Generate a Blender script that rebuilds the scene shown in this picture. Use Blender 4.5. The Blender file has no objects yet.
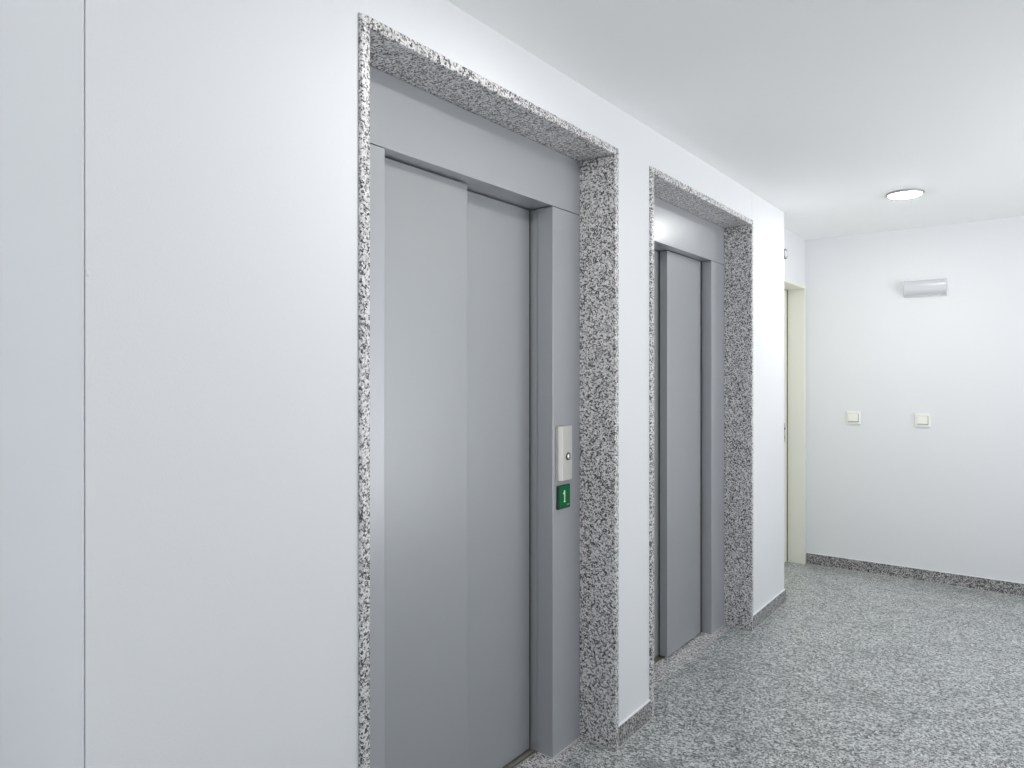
import bpy, bmesh, math, random
from mathutils import Vector, Matrix
random.seed(4)
SKY, GROUND_FILL, EXPO, LAMP = 1.9, 4.0, 0.08, 132.0
PI = math.pi
scene = bpy.context.scene
C = scene.collection

# ------------------------------------------------------------------ materials
def new_mat(name):
    m = bpy.data.materials.new(name)
    m.use_nodes = True
    nt = m.node_tree
    b = nt.nodes['Principled BSDF']
    return m, nt, b

def plain(name, col, rough=0.5, metal=0.0, coat=0.0, bump=0.0, bscale=300.0, spec=0.5):
    m, nt, b = new_mat(name)
    b.inputs['Base Color'].default_value = (*col, 1)
    b.inputs['Roughness'].default_value = rough
    b.inputs['Metallic'].default_value = metal
    b.inputs['Coat Weight'].default_value = coat
    b.inputs['Coat Roughness'].default_value = 0.12
    b.inputs['Specular IOR Level'].default_value = spec
    tc = nt.nodes.new('ShaderNodeTexCoord')
    n = nt.nodes.new('ShaderNodeTexNoise')
    n.inputs['Scale'].default_value = bscale
    n.inputs['Detail'].default_value = 3
    nt.links.new(tc.outputs['Object'], n.inputs['Vector'])
    mx = nt.nodes.new('ShaderNodeMix'); mx.data_type = 'RGBA'
    mx.inputs['A'].default_value = (*[c * 0.985 for c in col], 1)
    mx.inputs['B'].default_value = (*[min(1, c * 1.015) for c in col], 1)
    nt.links.new(n.outputs['Fac'], mx.inputs['Factor'])
    nt.links.new(mx.outputs['Result'], b.inputs['Base Color'])
    if bump:
        bp = nt.nodes.new('ShaderNodeBump')
        bp.inputs['Strength'].default_value = bump
        bp.inputs['Distance'].default_value = 0.002
        nt.links.new(n.outputs['Fac'], bp.inputs['Height'])
        nt.links.new(bp.outputs['Normal'], b.inputs['Normal'])
    return m

def granite(name, stops, scale, rough, spec, veins=0.0, cloud=0.12, coat=0.0):
    """salt and pepper granite: random grains from two cell sizes"""
    m, nt, b = new_mat(name)
    L = nt.links
    tc = nt.nodes.new('ShaderNodeTexCoord')
    wn = nt.nodes.new('ShaderNodeTexNoise')
    wn.inputs['Scale'].default_value = scale * 0.55
    wn.inputs['Detail'].default_value = 2
    L.new(tc.outputs['Object'], wn.inputs['Vector'])
    add = nt.nodes.new('ShaderNodeVectorMath'); add.operation = 'MULTIPLY_ADD'
    add.inputs[1].default_value = (0.9 / scale,) * 3
    L.new(wn.outputs['Color'], add.inputs[0])
    L.new(tc.outputs['Object'], add.inputs[2])
    v1 = nt.nodes.new('ShaderNodeTexVoronoi'); v1.inputs['Scale'].default_value = scale
    v2 = nt.nodes.new('ShaderNodeTexVoronoi'); v2.inputs['Scale'].default_value = scale * 1.9
    for v in (v1, v2):
        L.new(add.outputs['Vector'], v.inputs['Vector'])
    s1 = nt.nodes.new('ShaderNodeSeparateColor'); L.new(v1.outputs['Color'], s1.inputs['Color'])
    s2 = nt.nodes.new('ShaderNodeSeparateColor'); L.new(v2.outputs['Color'], s2.inputs['Color'])
    mix = nt.nodes.new('ShaderNodeMix'); mix.data_type = 'FLOAT'
    mix.inputs['Factor'].default_value = 0.38
    L.new(s1.outputs['Red'], mix.inputs['A']); L.new(s2.outputs['Green'], mix.inputs['B'])
    # slow cloudiness of the stone
    cn = nt.nodes.new('ShaderNodeTexNoise'); cn.inputs['Scale'].default_value = 3.2; cn.inputs['Detail'].default_value = 4
    cn.inputs['Distortion'].default_value = 1.2
    L.new(tc.outputs['Object'], cn.inputs['Vector'])
    cm = nt.nodes.new('ShaderNodeMath'); cm.operation = 'MULTIPLY_ADD'
    cm.inputs[1].default_value = cloud; cm.inputs[2].default_value = -cloud / 2
    L.new(cn.outputs['Fac'], cm.inputs[0])
    sm = nt.nodes.new('ShaderNodeMath'); sm.operation = 'ADD'
    L.new(mix.outputs['Result'], sm.inputs[0]); L.new(cm.outputs['Value'], sm.inputs[1])
    cr = nt.nodes.new('ShaderNodeValToRGB')
    cr.color_ramp.interpolation = 'LINEAR'
    els = cr.color_ramp.elements
    while len(els) < len(stops):
        els.new(0.5)
    for e, (p, c) in zip(els, stops):
        e.position = p; e.color = (*c, 1)
    L.new(sm.outputs['Value'], cr.inputs['Fac'])
    out = cr.outputs['Color']
    if veins:
        mp = nt.nodes.new('ShaderNodeMapping')
        mp.inputs['Scale'].default_value = (0.8, 2.6, 1)
        mp.inputs['Rotation'].default_value = (0, 0, 0.95)
        L.new(tc.outputs['Object'], mp.inputs['Vector'])
        vn = nt.nodes.new('ShaderNodeTexNoise'); vn.inputs['Scale'].default_value = 1.7
        vn.inputs['Detail'].default_value = 5; vn.inputs['Distortion'].default_value = 0.8
        L.new(mp.outputs['Vector'], vn.inputs['Vector'])
        r = nt.nodes.new('ShaderNodeValToRGB')
        e = r.color_ramp.elements
        e[0].position = 0.485; e[0].color = (0, 0, 0, 1)
        e[1].position = 0.5; e[1].color = (1, 1, 1, 1)
        k = e.new(0.515); k.color = (0, 0, 0, 1)
        L.new(vn.outputs['Fac'], r.inputs['Fac'])
        sc = nt.nodes.new('ShaderNodeMath'); sc.operation = 'MULTIPLY'; sc.inputs[1].default_value = veins
        L.new(r.outputs['Color'], sc.inputs[0])
        mm = nt.nodes.new('ShaderNodeMix'); mm.data_type = 'RGBA'
        L.new(sc.outputs['Value'], mm.inputs['Factor'])
        L.new(out, mm.inputs['A']); mm.inputs['B'].default_value = (0.12, 0.125, 0.125, 1)
        out = mm.outputs['Result']
    L.new(out, b.inputs['Base Color'])
    b.inputs['Roughness'].default_value = rough
    b.inputs['Specular IOR Level'].default_value = spec
    b.inputs['Coat Weight'].default_value = coat
    b.inputs['Coat Roughness'].default_value = 0.25
    return m

def emitter(name, col, strength):
    m, nt, b = new_mat(name)
    b.inputs['Base Color'].default_value = (0.9, 0.9, 0.9, 1)
    b.inputs['Emission Color'].default_value = (*col, 1)
    b.inputs['Emission Strength'].default_value = strength
    return m

M = {}
M['wall'] = plain('white wall paint', (0.785, 0.795, 0.812), 0.62, bump=0.12, bscale=260, spec=0.3)
M['ceiling'] = plain('white ceiling paint', (0.925, 0.93, 0.935), 0.7, bump=0.05, bscale=200, spec=0.25)
M['granite'] = granite('grey granite slab', [(0.0, (0.02, 0.02, 0.023)), (0.28, (0.05, 0.049, 0.053)),
                       (0.36, (0.27, 0.263, 0.267)), (0.47, (0.50, 0.49, 0.495)), (0.64, (0.70, 0.69, 0.685)), (1.0, (0.88, 0.87, 0.86))],
                       175, 0.3, 0.5)
M['skirting'] = granite('dark grey granite skirting', [(0.0, (0.02, 0.02, 0.02)), (0.36, (0.055, 0.054, 0.055)), (0.46, (0.20, 0.195, 0.195)), (0.60, (0.36, 0.35, 0.35)), (1.0, (0.70, 0.69, 0.68))],
                       175, 0.34, 0.5)
M['floor'] = granite('grey granite floor', [(0.0, (0.03, 0.032, 0.031)), (0.27, (0.065, 0.068, 0.067)),
                     (0.40, (0.28, 0.294, 0.289)), (0.6, (0.49, 0.51, 0.504)), (1.0, (0.86, 0.88, 0.87))],
                     150, 0.30, 0.5, veins=0.55, cloud=0.18)
M['steel'] = plain('satin grey lift metal', (0.425, 0.437, 0.460), 0.28, metal=0.25, bump=0.03, bscale=900)
M['panel'] = plain('satin grey door metal', (0.37, 0.383, 0.395), 0.33, metal=0.25, bump=0.03, bscale=900)
M['shaft'] = plain('dark shaft', (0.03, 0.03, 0.03), 0.9)
M['alu'] = plain('brown grey sill metal', (0.36, 0.345, 0.31), 0.42, metal=0.4)
M['sealant'] = plain('pale sealant', (0.72, 0.72, 0.70), 0.7)
M['grout'] = plain('grey grout', (0.55, 0.56, 0.53), 0.8)
M['cream'] = plain('cream door paint', (0.80, 0.80, 0.72), 0.4)
M['gap'] = plain('brown rubber seal', (0.16, 0.12, 0.08), 0.7)
M['chrome'] = plain('grey metal', (0.45, 0.45, 0.45), 0.3, metal=0.9)
M['inox'] = plain('brushed warm steel', (0.62, 0.60, 0.57), 0.38, metal=0.35)
M['inox_bright'] = plain('bright steel', (0.8, 0.8, 0.78), 0.2, metal=0.8)
M['dark'] = plain('dark rim', (0.07, 0.07, 0.075), 0.4)
M['green'] = plain('green sign face', (0.0, 0.13, 0.045), 0.4, spec=0.2)
M['dgreen'] = plain('dark green sign edge', (0.006, 0.035, 0.018), 0.35)
M['figure'] = plain('pale yellow lettering', (0.78, 0.80, 0.52), 0.5)
M['gold'] = plain('small olive lettering', (0.30, 0.38, 0.10), 0.5)
M['ivory'] = plain('ivory plastic', (0.88, 0.88, 0.82), 0.35)
M['rim'] = plain('satin lamp rim', (0.42, 0.42, 0.42), 0.45, metal=0.3)
M['rocker_shade'] = plain('grey seam', (0.30, 0.30, 0.28), 0.7)
M['rubber'] = plain('black rubber seal', (0.012, 0.012, 0.012), 0.7)
M['white_plastic'] = plain('white plastic', (0.83, 0.84, 0.86), 0.3)
M['cover'] = plain('grey translucent cover', (0.60, 0.61, 0.635), 0.2, coat=0.3)
m, nt, b = new_mat('window glass')
tr = nt.nodes.new('ShaderNodeBsdfTransparent'); gl = nt.nodes.new('ShaderNodeBsdfGlossy'); gl.inputs['Roughness'].default_value = 0.02
lw = nt.nodes.new('ShaderNodeLayerWeight'); lw.inputs['Blend'].default_value = 0.5
pw = nt.nodes.new('ShaderNodeMath'); pw.operation = 'POWER'; pw.inputs[1].default_value = 4.0
nt.links.new(lw.outputs['Facing'], pw.inputs[0])
ms = nt.nodes.new('ShaderNodeMixShader')
nt.links.new(pw.outputs['Value'], ms.inputs['Fac']); nt.links.new(tr.outputs[0], ms.inputs[1]); nt.links.new(gl.outputs[0], ms.inputs[2])
nt.links.new(ms.outputs[0], nt.nodes['Material Output'].inputs['Surface'])
M['glass'] = m
M['lamp'] = emitter('lamp glass', (1.0, 0.985, 0.965), LAMP)

# ------------------------------------------------------------------ mesh helpers
def box(bm, x0, x1, y0, y1, z0, z1, bev=0.0, seg=2):
    r = bmesh.ops.create_cube(bm, size=1.0)
    vs = r['verts']
    for v in vs:
        v.co = Vector((x0 + (v.co.x + .5) * (x1 - x0), y0 + (v.co.y + .5) * (y1 - y0), z0 + (v.co.z + .5) * (z1 - z0)))
    if bev:
        es = list({e for v in vs for e in v.link_edges})
        bmesh.ops.bevel(bm, geom=es, offset=bev, segments=seg, profile=0.5, affect='EDGES')

def prism(bm, pts, d0, d1, axis='Z', bev=0.0):
    """polygon pts extruded along an axis from d0 to d1; Z: pts=(x,y); X: pts=(y,z); Y: pts=(x,z)"""
    def co(p, d):
        return {'Z': (p[0], p[1], d), 'X': (d, p[0], p[1]), 'Y': (p[0], d, p[1])}[axis]
    a = [bm.verts.new(co(p, d0)) for p in pts]
    b = [bm.verts.new(co(p, d1)) for p in pts]
    fs = [bm.faces.new(a), bm.faces.new(b[::-1])]
    n = len(pts)
    for i in range(n):
        fs.append(bm.faces.new((a[i], b[i], b[(i + 1) % n], a[(i + 1) % n])))
    bmesh.ops.recalc_face_normals(bm, faces=fs)
    if bev:
        es = list({e for f in fs for e in f.edges})
        bmesh.ops.bevel(bm, geom=es, offset=bev, segments=2, profile=0.5, affect='EDGES')

def lathe(bm, prof, origin, axis, n=48):
    """prof: (radius, height) list turned about axis through origin"""
    q = Vector((0, 0, 1)).rotation_difference(Vector(axis)).to_matrix()
    o = Vector(origin)
    rings = []
    for r, h in prof:
        if r < 1e-6:
            rings.append([bm.verts.new(o + q @ Vector((0, 0, h)))])
        else:
            rings.append([bm.verts.new(o + q @ Vector((r * math.cos(2 * PI * i / n), r * math.sin(2 * PI * i / n), h))) for i in range(n)])
    fs = []
    for a, b in zip(rings, rings[1:]):
        for i in range(n):
            j = (i + 1) % n
            if len(a) == 1 and len(b) == 1:
                continue
            if len(a) == 1:
                fs.append(bm.faces.new((a[0], b[i], b[j])))
            elif len(b) == 1:
                fs.append(bm.faces.new((a[i], b[0], a[j])))
            else:
                fs.append(bm.faces.new((a[i], b[i], b[j], a[j])))
    bmesh.ops.recalc_face_normals(bm, faces=fs)

def obj(name, bm, mat, parent=None, smooth=False):
    me = bpy.data.meshes.new(name)
    if parent is not None:
        bm.transform(Matrix.Translation(-parent_origin(parent)))
    bm.to_mesh(me); bm.free()
    me.materials.append(mat)
    if smooth:
        for p in me.polygons:
            p.use_smooth = True
    o = bpy.data.objects.new(name, me)
    C.objects.link(o)
    if parent is not None:
        o.parent = parent
    return o

def parent_origin(p):
    v = Vector(p.location)
    while p.parent is not None:
        p = p.parent
        v += p.location
    return v

def thing(name, label, cat, loc, group=None):
    o = bpy.data.objects.new(name, None)
    o.empty_display_size = 0.1
    C.objects.link(o)
    o.location = loc
    o['label'] = label; o['category'] = cat
    if group:
        o['group'] = group
    return o

def struct(name, bm, mat, label=None, cat=None):
    o = obj(name, bm, mat)
    o['kind'] = 'structure'
    if label:
        o['label'] = label
    if cat:
        o['category'] = cat
    return o

B = bmesh.new

# ------------------------------------------------------------------ dimensions (camera stands at x=0, y=0)
WX = -1.340        # face of the lift wall
FX = -1.330        # face of granite surrounds and baseboards
RX = -1.485        # face of the set-back wall with the cream door
SX = -1.490        # face of the lift steelwork
Y0, Y1 = 0.544, 4.705   # ends of the lift wall
YF = 5.760         # far wall
ZC = 2.500         # ceiling
ZS = 2.335         # top of the granite surrounds
T = 0.029          # granite slab thickness
XR, YB, XL = 1.55, -2.60, -2.90
LIFTS = [  # outer edges of surround, inner edges of the door opening
    dict(a=1.164, b=2.470, o0=1.390, o1=2.245, front='left'),
    dict(a=2.757, b=4.070, o0=2.990, o1=3.846, front='right'),
]

# ------------------------------------------------------------------ the setting
bm = B()
box(bm, -1.4475, XR + .1, YB - .1, YF + .1, -0.10, 0)
box(bm, XL - .1, -1.4475, YB - .1, Y0 + .1, -0.10, 0)
box(bm, -1.72, -1.4475, Y1 - .06, YF + .1, -0.10, 0)
box(bm, -1.90, -1.4475, Y0 + .1, Y1 - .06, -0.15, -0.035)
box(bm, -1.4475, -1.44, Y0 + .1, Y1 - .06, -0.15, -0.05)
struct('floor', bm, M['floor'], 'speckled grey granite floor of the lift lobby', 'floor')

bm = B(); box(bm, XL - .1, XR + .1, YB - .1, YF + .1, ZC, ZC + .12)
struct('ceiling', bm, M['ceiling'], 'plain white ceiling over the lift lobby', 'ceiling')

# lift wall with its two openings
bm = B()
L0, L1 = LIFTS
e = 0.0008
box(bm, -1.90, WX, Y0 + .0025, L0['a'] - e, 0, ZC)
box(bm, -1.90, WX - .020, Y0 + .001, Y0 + .0025, 0, ZC)
box(bm, -1.90, WX - .0005, Y0 - .001, Y0 + .0004, 0, ZC)
for p, q in ((Y0, L0['a'] - e), (L0['b'] + e, L1['a'] - e), (L1['b'] + e, Y1)):
    box(bm, WX - .002, FX - .001, p, q, .077, .081, .001, 1)      # painted bead on the skirting
box(bm, -1.90, WX, L0['b'] + e, L1['a'] - e, 0, ZC)
box(bm, -1.90, WX, L1['b'] + e, Y1, 0, ZC, 0.004)
for L in LIFTS:
    box(bm, -1.90, WX, L['a'] - e, L['b'] + e, ZS + e, ZC)
# plaster chip on the near corner
r = bmesh.ops.create_icosphere(bm, subdivisions=2, radius=0.004)
for v in r['verts']:
    v.co = Vector((WX + v.co.x * .5, Y0 + .006 + v.co.y, 1.628 + v.co.z * 1.3))
struct('wall_left', bm, M['wall'], 'white painted wall around the two lift doorways', 'wall')
bm = B()
for L in LIFTS:
    box(bm, -1.90, -1.80, L['a'], L['b'], 0, ZS)
struct('wall_shaft', bm, M['shaft'], 'dark lift shaft behind the grey doors', 'wall')

# set-back wall with the cream door
DY0, DY1, DZ = 4.842, 5.738, 2.142
bm = B()
box(bm, -1.72, RX, Y1, DY0 - e, 0, ZC)
box(bm, -1.72, RX, DY1 + e, YF, 0, ZC)
box(bm, -1.72, RX, DY0 - e, DY1 + e, DZ + e, ZC)
box(bm, -1.80, -1.72, Y1, YF, 0, ZC)
struct('wall_recess', bm, M['wall'], 'narrow white wall set back around the cream door', 'wall')
bm = B(); box(bm, -1.80, XR, YF, YF + .12, 0, ZC)
box(bm, RX + .012, XR - .011, YF - .009, YF + .002, .081, .085, .001, 1)
struct('wall_far', bm, M['wall'], 'white end wall with the two light switches', 'wall')
WZ0, WZ1 = 0.12, 2.42
ADDED_WINS = [(-2.20, -0.80), (2.60, 4.90)]      # two windows made up in the unseen right wall to brighten the room
bm = B()
ys = [YB] + [v for w_ in ADDED_WINS for v in w_] + [YF]
for p, q in zip(ys[0::2], ys[1::2]):
    box(bm, XR, XR + .1, p, q, 0, ZC)
for p, q in ADDED_WINS:
    box(bm, XR, XR + .1, p, q, 0, WZ0); box(bm, XR, XR + .1, p, q, WZ1, ZC)
struct('wall_right', bm, M['wall'])
for i, (p, q) in enumerate(ADDED_WINS):
    bm = B()
    n = 3
    for k in range(n + 1):
        y = p + (q - p - .05) * k / n
        box(bm, XR + .03, XR + .08, y, y + .05, WZ0, WZ1, .004, 1)
    box(bm, XR + .03, XR + .08, p, q, WZ0, WZ0 + .05, .004, 1)
    box(bm, XR + .03, XR + .08, p, q, WZ1 - .05, WZ1, .004, 1)
    win = struct('added_window_%d' % (i + 1), bm, M['white_plastic'])
    bm = B(); box(bm, XR + .052, XR + .056, p + .02, q - .02, WZ0 + .02, WZ1 - .02); obj('pane', bm, M['glass'], win)
ADDED_BWIN = (-1.75, -0.32)      # opening added behind the viewpoint to let in more light
bm = B()
box(bm, XL, ADDED_BWIN[0], YB - .1, YB, 0, ZC); box(bm, ADDED_BWIN[1], XR, YB - .1, YB, 0, ZC)
box(bm, ADDED_BWIN[0], ADDED_BWIN[1], YB - .1, YB, 0, WZ0); box(bm, ADDED_BWIN[0], ADDED_BWIN[1], YB - .1, YB, WZ1, ZC)
struct('wall_back', bm, M['wall'])
bm = B(); box(bm, XL - .1, XL, YB, Y0, 0, ZC); struct('wall_landing', bm, M['wall'])
bm = B(); box(bm, XL, -1.9, Y0, Y0 + .12, 0, ZC); struct('wall_return', bm, M['wall'])

# baseboards
BH = 0.077
bm = B()
box(bm, WX, FX + .001, L0['b'] + .001, L1['a'] - .001, 0, BH, .0012, 1)
box(bm, WX, FX + .001, L1['b'] + .001, Y1 + .009, 0, BH, .0012, 1)
box(bm, WX, FX + .001, Y0 - .009, L0['a'] - .001, 0, BH, .0012, 1)
box(bm, RX + .011, WX, Y1, Y1 + .009, 0, BH, .0012, 1)
box(bm, XL + .02, WX, Y0 - .009, Y0, 0, BH, .0012, 1)
struct('baseboard_left', bm, M['skirting'], 'low speckled granite skirting along the lift wall', 'baseboard')
bm = B(); box(bm, RX + .012, XR - .011, YF - .010, YF, 0, BH + .004, .0012, 1)
struct('baseboard_far', bm, M['skirting'], 'speckled granite skirting along the white end wall', 'baseboard')
bm = B()
for p, q in ((L0['b'] + .001, L1['a'] - .001), (L1['b'] + .001, Y1 + .009)):
    box(bm, FX + .0015, FX + .005, p, q, 0, .0012)
for L in LIFTS:
    for p, q in ((L['a'], L['a'] + T), (L['b'] - T, L['b'])):
        box(bm, FX + .0005, FX + .0035, p, q, 0, .0012)
    box(bm, SX, FX, L['b'] - T - .003, L['b'] - T - .0005, .0003, .0012)
box(bm, RX + .012, XR - .011, YF - .0135, YF - .0105, 0, .0012)
struct('trim_1', bm, M['grout'], 'pale joint line along the foot of the granite skirting', 'joint')
bm = B(); box(bm, XR - .010, XR, YB, YF, 0, BH + .004, .0012, 1); struct('baseboard_right', bm, M['skirting'])
bm = B()
box(bm, RX, RX + .010, Y1 + .010, DY0 - .002, 0, BH, .0012, 1)
struct('baseboard_recess', bm, M['skirting'])

# cream door
d = B(); box(d, -1.645, -1.605, DY0 + .030, DY1 - .034, .006, DZ - .032, .002, 1)
d1 = struct('door_1', d, M['cream'], 'cream door in the set-back wall beside the end wall', 'door')
bm = B()
prism(bm, [(DY0, 0), (DY1, 0), (DY1, DZ), (DY0, DZ)], -1.70, -1.69, 'X')   # closing board behind the leaf
box(bm, -1.69, RX + .012, DY0, DY0 + .027, 0, DZ, .002, 1)
box(bm, -1.69, RX + .012, DY1 - .027, DY1, 0, DZ, .002, 1)
box(bm, -1.69, RX + .012, DY0 + .027, DY1 - .027, DZ - .027, DZ, .002, 1)
obj('door_frame', bm, M['cream'], d1)
bm = B(); box(bm, -1.640, -1.600, DY1 - .0338, DY1 - .0272, .01, DZ - .03); obj('door_seal', bm, M['gap'], d1)
HY = 5.592
bm = B()
box(bm, -1.605, -1.590, HY - .018, HY + .018, .938, 1.085, .004)
h = obj('lock_plate', bm, M['chrome'], d1)
bm = B()
lathe(bm, [(0, 0), (.009, 0), (.009, .004), (0, .004)], (-1.590, HY, 1.045), (1, 0, 0), 20)
box(bm, -1.590, -1.588, HY - .004, HY + .004, .965, .990)
obj('keyhole', bm, M['dark'], h)

# ------------------------------------------------------------------ lift doorways
def surround(L, label):
    a, b = L['a'], L['b']
    t = thing('granite_door_surround', label, 'door surround', (FX, (a + b) / 2, 0))
    bm = B(); box(bm, SX - .02, FX, a, a + T, 0, ZS - T - .0006, .0035, 2); obj('jamb_slab', bm, M['granite'], t)
    bm = B(); box(bm, SX - .02, FX, b - T, b, 0, ZS - T - .0006, .0035, 2); obj('jamb_slab', bm, M['granite'], t)
    bm = B(); box(bm, SX - .02, FX, a, b, ZS - T, ZS, .0035, 2); obj('lintel_slab', bm, M['granite'], t)
    bm = B(); box(bm, -1.568, -1.4500, L['o0'] + .0006, L['o1'] - .0006, -.03, 0)
    box(bm, SX + .0045, -1.4500, a + T + .0006, L['o0'] + .0006, -.03, 0)
    box(bm, SX + .0045, -1.4500, L['o1'] - .0006, b - T - .0006, -.03, 0)
    obj('threshold_slab', bm, M['granite'], t)
    bm = B(); box(bm, -1.4500, -1.4475, a + T, b - T, -.02, .0002); obj('threshold_joint', bm, M['grout'], t)
    return t

def lift_door(L, label):
    a, b, o0, o1 = L['a'] + T + .0005, L['b'] - T - .0005, L['o0'], L['o1']
    HZ = 2.093
    t = thing('elevator_door', label, 'elevator door', (SX, (a + b) / 2, 0))
    bm = B()
    prism(bm, [(SX, HZ), (SX, ZS - T - .001), (-1.72, ZS - T - .001), (-1.72, HZ)], a, b, 'Y', .0012)
    obj('header_panel', bm, M['steel'], t)
    JZ = HZ - .0025
    bm = B()
    prism(bm, [(SX, a), (SX, o0), (-1.560, o0), (-1.560, o0 - .006), (-1.70, o0 - .006), (-1.70, a)], .0006, JZ, 'Z', .002)
    obj('side_panel', bm, M['steel'], t)
    bm = B()
    prism(bm, [(SX, o1), (SX, b), (-1.70, b), (-1.70, o1 + .006), (-1.560, o1 + .006), (-1.560, o1)], .0006, JZ, 'Z', .002)
    obj('side_panel', bm, M['steel'], t)
    F, R = -1.545, -1.595
    mid = (o0 + o1) / 2
    if L['front'] == 'left':
        spans = [(F, o0 - .005, 1.813), (R, 1.76, o1 - .004)]
        seal = (R - .003, o1 - .0035, o1 + .0055)
    else:
        spans = [(R, o0 - .003, 3.46), (F, 3.385, o1 - .022)]
        seal = (F - .003, o1 - .0215, o1 - .0005)
    for X, p, q in spans:
        bm = B(); box(bm, X - .042, X, p, q, .008, HZ - .004, .0022, 2)
        obj('door_leaf', bm, M['panel'], t)
    bm = B(); box(bm, seal[0] - .04, seal[0], seal[1], seal[2], .004, HZ - .003); obj('door_seal', bm, M['rubber'], t)
    bm = B()
    prof = [(-1.5690, -.03), (-1.5690, 0), (-1.5740, 0), (-1.5740, -.012), (-1.5800, -.012), (-1.5800, -.001),
            (-1.5990, -.001), (-1.5990, -.003), (-1.6010, -.003), (-1.6010, -.001), (-1.618, -.001), (-1.618, -.012),
            (-1.626, -.012), (-1.626, -.001), (-1.70, -.001), (-1.70, -.03)]
    prism(bm, prof, o0 + .0005 - .006, o1 - .0005 + .006, 'Y')
    obj('sill_track', bm, M['alu'], t)
    bm = B()
    for p, q in ((a, o0), (o1, b)):
        box(bm, SX, SX + .0035, p, q, .0006, .0045, .001, 1)
    box(bm, -1.560, SX + .0035, o1 - .0035, o1, .0006, .0045, .001, 1)
    obj('foot_sealant', bm, M['sealant'], t)
    return t

surround(L0, 'speckled granite surround of the nearer, larger-looking lift doorway with the green sign')
surround(L1, 'speckled granite surround of the farther lift doorway beside the end of the wall')
lift_door(L0, 'nearer grey metal lift door, closed, with call button and green sign on its side panel')
lift_door(L1, 'farther grey metal lift door, closed, without sign or call button in view')

# call button plate
cy, cz = 2.309, 1.152
t = thing('call_button_plate', 'brushed steel lift call plate with one round button above the green sign', 'call button', (SX, cy, cz - .104))
bm = B()
prism(bm, [(SX, cy - .044), (SX + .012, cy - .044), (SX + .021, cy - .028), (SX + .021, cy + .040), (SX + .016, cy + .045), (SX, cy + .045)],
      cz - .104, cz + .104, 'Z', .0015)
obj('face_plate', bm, M['inox'], t)
bx, by, bz = SX + .021, cy + .010, cz - .013
bm = B(); lathe(bm, [(0.0105, 0), (.0150, 0), (.0150, .0035), (.0125, .0045), (.0105, .003)], (bx, by, bz), (1, 0, 0), 32)
obj('button_ring', bm, M['dark'], t, True)
bm = B(); lathe(bm, [(0.0105, 0), (.0105, .004), (.009, .0055), (0, .006)], (bx, by, bz), (1, 0, 0), 32)
obj('button', bm, M['inox_bright'], t, True)

# floor number sign
sy, sz = 2.312, .983
t = thing('floor_number_sign', 'small green square sign with pale figure 1 below the call plate', 'sign', (SX, sy, sz - .045))
bm = B(); box(bm, SX, SX + .008, sy - .043, sy + .044, sz - .045, sz + .045, .0015, 1); obj('back_plate', bm, M['dgreen'], t)
bm = B(); box(bm, SX + .008, SX + .0095, sy - .037, sy + .040, sz - .039, sz + .041, .0006, 1); obj('sign_face', bm, M['green'], t)
bm = B()
ox, oz, k = sy + .000, sz + .003, .86
pts = [(-.0035, -.024), (.004, -.024), (.004, .026), (-.002, .026), (-.005, .020), (-.012, .014), (-.012, .008), (-.0035, .011)]
prism(bm, [(ox + k * a, oz + k * b) for a, b in pts], SX + .0095, SX + .0107, 'X')
box(bm, SX + .0095, SX + .0107, ox - .007, ox + .007, oz - k * .027, oz - k * .0238)
obj('figure_one', bm, M['figure'], t)
bm = B()
for k in range(3):
    box(bm, SX + .0095, SX + .0103, sy + .017 + k * .006, sy + .0215 + k * .006, sz - .034, sz - .029)
obj('small_mark', bm, M['gold'], t)

# ------------------------------------------------------------------ downlights
def downlight(x, y, label):
    t = thing('ceiling_downlight', label, 'ceiling light', (x, y, ZC), 'round ceiling downlights')
    bm = B()
    lathe(bm, [(.083, .0), (.098, .0), (.099, -.004), (.097, -.011), (.091, -.014), (.087, -.012), (.083, -.006)], (x, y, ZC), (0, 0, 1), 56)
    obj('trim_ring', bm, M['rim'], t, True)
    bm = B()
    prof = [(.0845, -.004)] + [(.0860 * math.cos(a), -.010 - .014 * math.sin(a)) for a in [i * PI / 16 for i in range(0, 8)]] + [(0, -.024)]
    lathe(bm, prof, (x, y, ZC), (0, 0, 1), 56)
    obj('glass_dome', bm, M['lamp'], t, True)
    return t
LX = -.645
downlight(LX, 4.63, 'lit round ceiling downlight with thin metal rim near the end wall')
def copy_tree(o):
    c = o.copy(); C.objects.link(c)
    for ch in o.children:
        k = ch.copy(); C.objects.link(k); k.parent = c
    return c
src = bpy.data.objects['ceiling_downlight']
for x, y, lab in [(LX, 1.58, 'lit round ceiling downlight opposite the nearer lift doorway')]:
    c = copy_tree(src); c.location = (x, y, ZC); c['label'] = lab

# ------------------------------------------------------------------ emergency light on the end wall
ex0, ex1, ez0, ez1 = -.806, -.543, 2.012, 2.126
t = thing('emergency_light', 'unlit grey bulkhead lamp mounted high on the white end wall', 'wall light', ((ex0 + ex1) / 2, YF, ez0))
bm = B(); box(bm, ex0, ex1, YF - .012, YF, ez0, ez1, .003); obj('mounting_plate', bm, M['white_plastic'], t)
def half(inset, depth):
    zc, hh = (ez0 + ez1) / 2, (ez1 - ez0) / 2 - inset
    pts = []
    for i in range(25):
        a = -PI / 2 + PI * i / 24
        s, c = math.sin(a), math.cos(a)
        pts.append((YF - .012 - depth * (abs(c) ** .62), zc + hh * math.copysign(abs(s) ** .8, s)))
    return pts
bm = B(); prism(bm, half(.004, .046), ex0 + .010, ex1 - .010, 'X'); o = obj('lamp_cover', bm, M['cover'], t)
for p, q in ((ex0 + .001, ex0 + .010), (ex1 - .010, ex1 - .001)):
    bm = B(); prism(bm, half(.002, .049), p, q, 'X', .001); obj('end_cap', bm, M['cover'], t)

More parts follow.
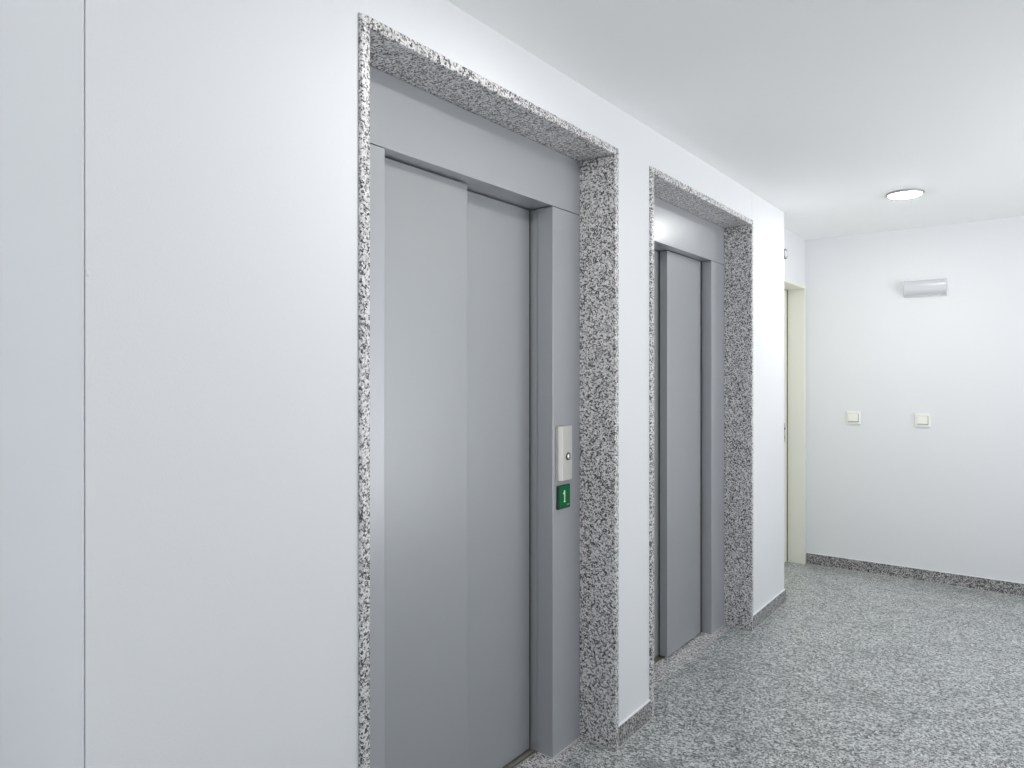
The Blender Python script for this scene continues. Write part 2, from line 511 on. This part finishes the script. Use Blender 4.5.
# ------------------------------------------------------------------ light switches
def switch(x, z, label):
    t = thing('light_switch', label, 'light switch', (x, YF, z - .049), 'light switches on the end wall')
    bm = B(); box(bm, x - .049, x + .049, YF - .013, YF, z - .049, z + .049, .003); obj('switch_frame', bm, M['ivory'], t)
    bm = B(); box(bm, x - .034, x + .0365, YF - .0136, YF - .0128, z - .032, z + .029); obj('rocker_shadow', bm, M['rocker_shade'], t)  # grey plate painting the rocker's shadow, offset down and right
    bm = B()
    prism(bm, [(YF - .013, z - .028), (YF - .025, z - .027), (YF - .023, z + .027), (YF - .013, z + .028)], x - .033, x + .033, 'X', .002)
    obj('rocker', bm, M['ivory'], t)
switch(-1.140, 1.137, 'ivory square light switch on the end wall, nearer the cream door')
switch(-.692, 1.136, 'ivory square light switch on the end wall, right under the grey bulkhead lamp')

# ------------------------------------------------------------------ round wall fitting over the cream door
qy, qz = 5.222, 2.316
t = thing('wall_sensor', 'small round fitting with dark rim high above the cream door', 'sensor', (RX, qy, qz - .035))
bm = B(); lathe(bm, [(.029, 0), (.036, 0), (.036, .008), (.033, .010), (.029, .008)], (RX, qy, qz), (1, 0, 0), 32); obj('rim', bm, M['dark'], t, True)
bm = B(); lathe(bm, [(.029, 0), (.029, .007), (.020, .013), (0, .015)], (RX, qy, qz), (1, 0, 0), 32); obj('lens', bm, M['white_plastic'], t, True)

# third of the added windows, unseen behind the viewpoint
p, q = ADDED_BWIN
bm = B()
n = 3
for k in range(n + 1):
    x = p + (q - p - .05) * k / n
    box(bm, x, x + .05, YB - .08, YB - .03, WZ0, WZ1, .004, 1)
box(bm, p, q, YB - .08, YB - .03, WZ0, WZ0 + .05, .004, 1)
box(bm, p, q, YB - .08, YB - .03, WZ1 - .05, WZ1, .004, 1)
win = struct('added_window_3', bm, M['white_plastic'])
bm = B(); box(bm, p + .02, q - .02, YB - .056, YB - .052, WZ0 + .02, WZ1 - .02); obj('pane', bm, M['glass'], win)
pl = bpy.data.lights.new('added_window_portal', 'AREA'); pl.shape = 'RECTANGLE'
pl.size, pl.size_y = q - p, WZ1 - WZ0
pl.cycles.is_portal = True
po = bpy.data.objects.new('added_window_portal', pl); C.objects.link(po)
po.location = ((p + q) / 2, YB - .12, (WZ0 + WZ1) / 2); po.rotation_euler = (PI / 2, 0, 0)

# daylight portals in the added openings
for p, q in ADDED_WINS:
    pl = bpy.data.lights.new('added_window_portal', 'AREA'); pl.shape = 'RECTANGLE'
    pl.size, pl.size_y = WZ1 - WZ0, q - p
    pl.cycles.is_portal = True
    po = bpy.data.objects.new('added_window_portal', pl); C.objects.link(po)
    po.location = (XR + .12, (p + q) / 2, (WZ0 + WZ1) / 2); po.rotation_euler = (0, PI / 2, 0)

# ------------------------------------------------------------------ camera, world, colour
ang = math.atan2(533, 711)
cam = bpy.data.cameras.new('camera')
co = bpy.data.objects.new('camera', cam); C.objects.link(co)
co.location = (0, 0, 1.45)
co.rotation_euler = (PI / 2, 0, ang)
cam.sensor_fit = 'HORIZONTAL'; cam.sensor_width = 36.0
cam.lens = 711 * 36 / 1024
cam.shift_y = -8.5 / 1024
cam.clip_start = .02
scene.camera = co

w = bpy.data.worlds.new('world'); scene.world = w
w.use_nodes = True
# outside the added windows: pale sky above, brighter made-up ground lighting the ceiling
nt = w.node_tree; bg = nt.nodes['Background']
tc = nt.nodes.new('ShaderNodeTexCoord'); sp = nt.nodes.new('ShaderNodeSeparateXYZ')
nt.links.new(tc.outputs['Generated'], sp.inputs[0])
cr = nt.nodes.new('ShaderNodeValToRGB')
el = cr.color_ramp.elements
el[0].position = 0.49; el[0].color = (0.97 * GROUND_FILL, 0.985 * GROUND_FILL, 1.0 * GROUND_FILL, 1)
el[1].position = 0.51; el[1].color = (0.90 * SKY, 0.95 * SKY, 1.0 * SKY, 1)
mr = nt.nodes.new('ShaderNodeMapRange')
mr.inputs['From Min'].default_value = -1; mr.inputs['From Max'].default_value = 1
nt.links.new(sp.outputs['Z'], mr.inputs['Value']); nt.links.new(mr.outputs['Result'], cr.inputs['Fac'])
nt.links.new(cr.outputs['Color'], bg.inputs['Color'])
bg.inputs['Strength'].default_value = 1.0
scene.cycles.max_bounces = 16
scene.cycles.diffuse_bounces = 10
scene.cycles.glossy_bounces = 6
vs = scene.view_settings
vs.view_transform = 'Standard'; vs.look = 'None'; vs.gamma = 1.0
vs.use_curve_mapping = False
vs.exposure = EXPO
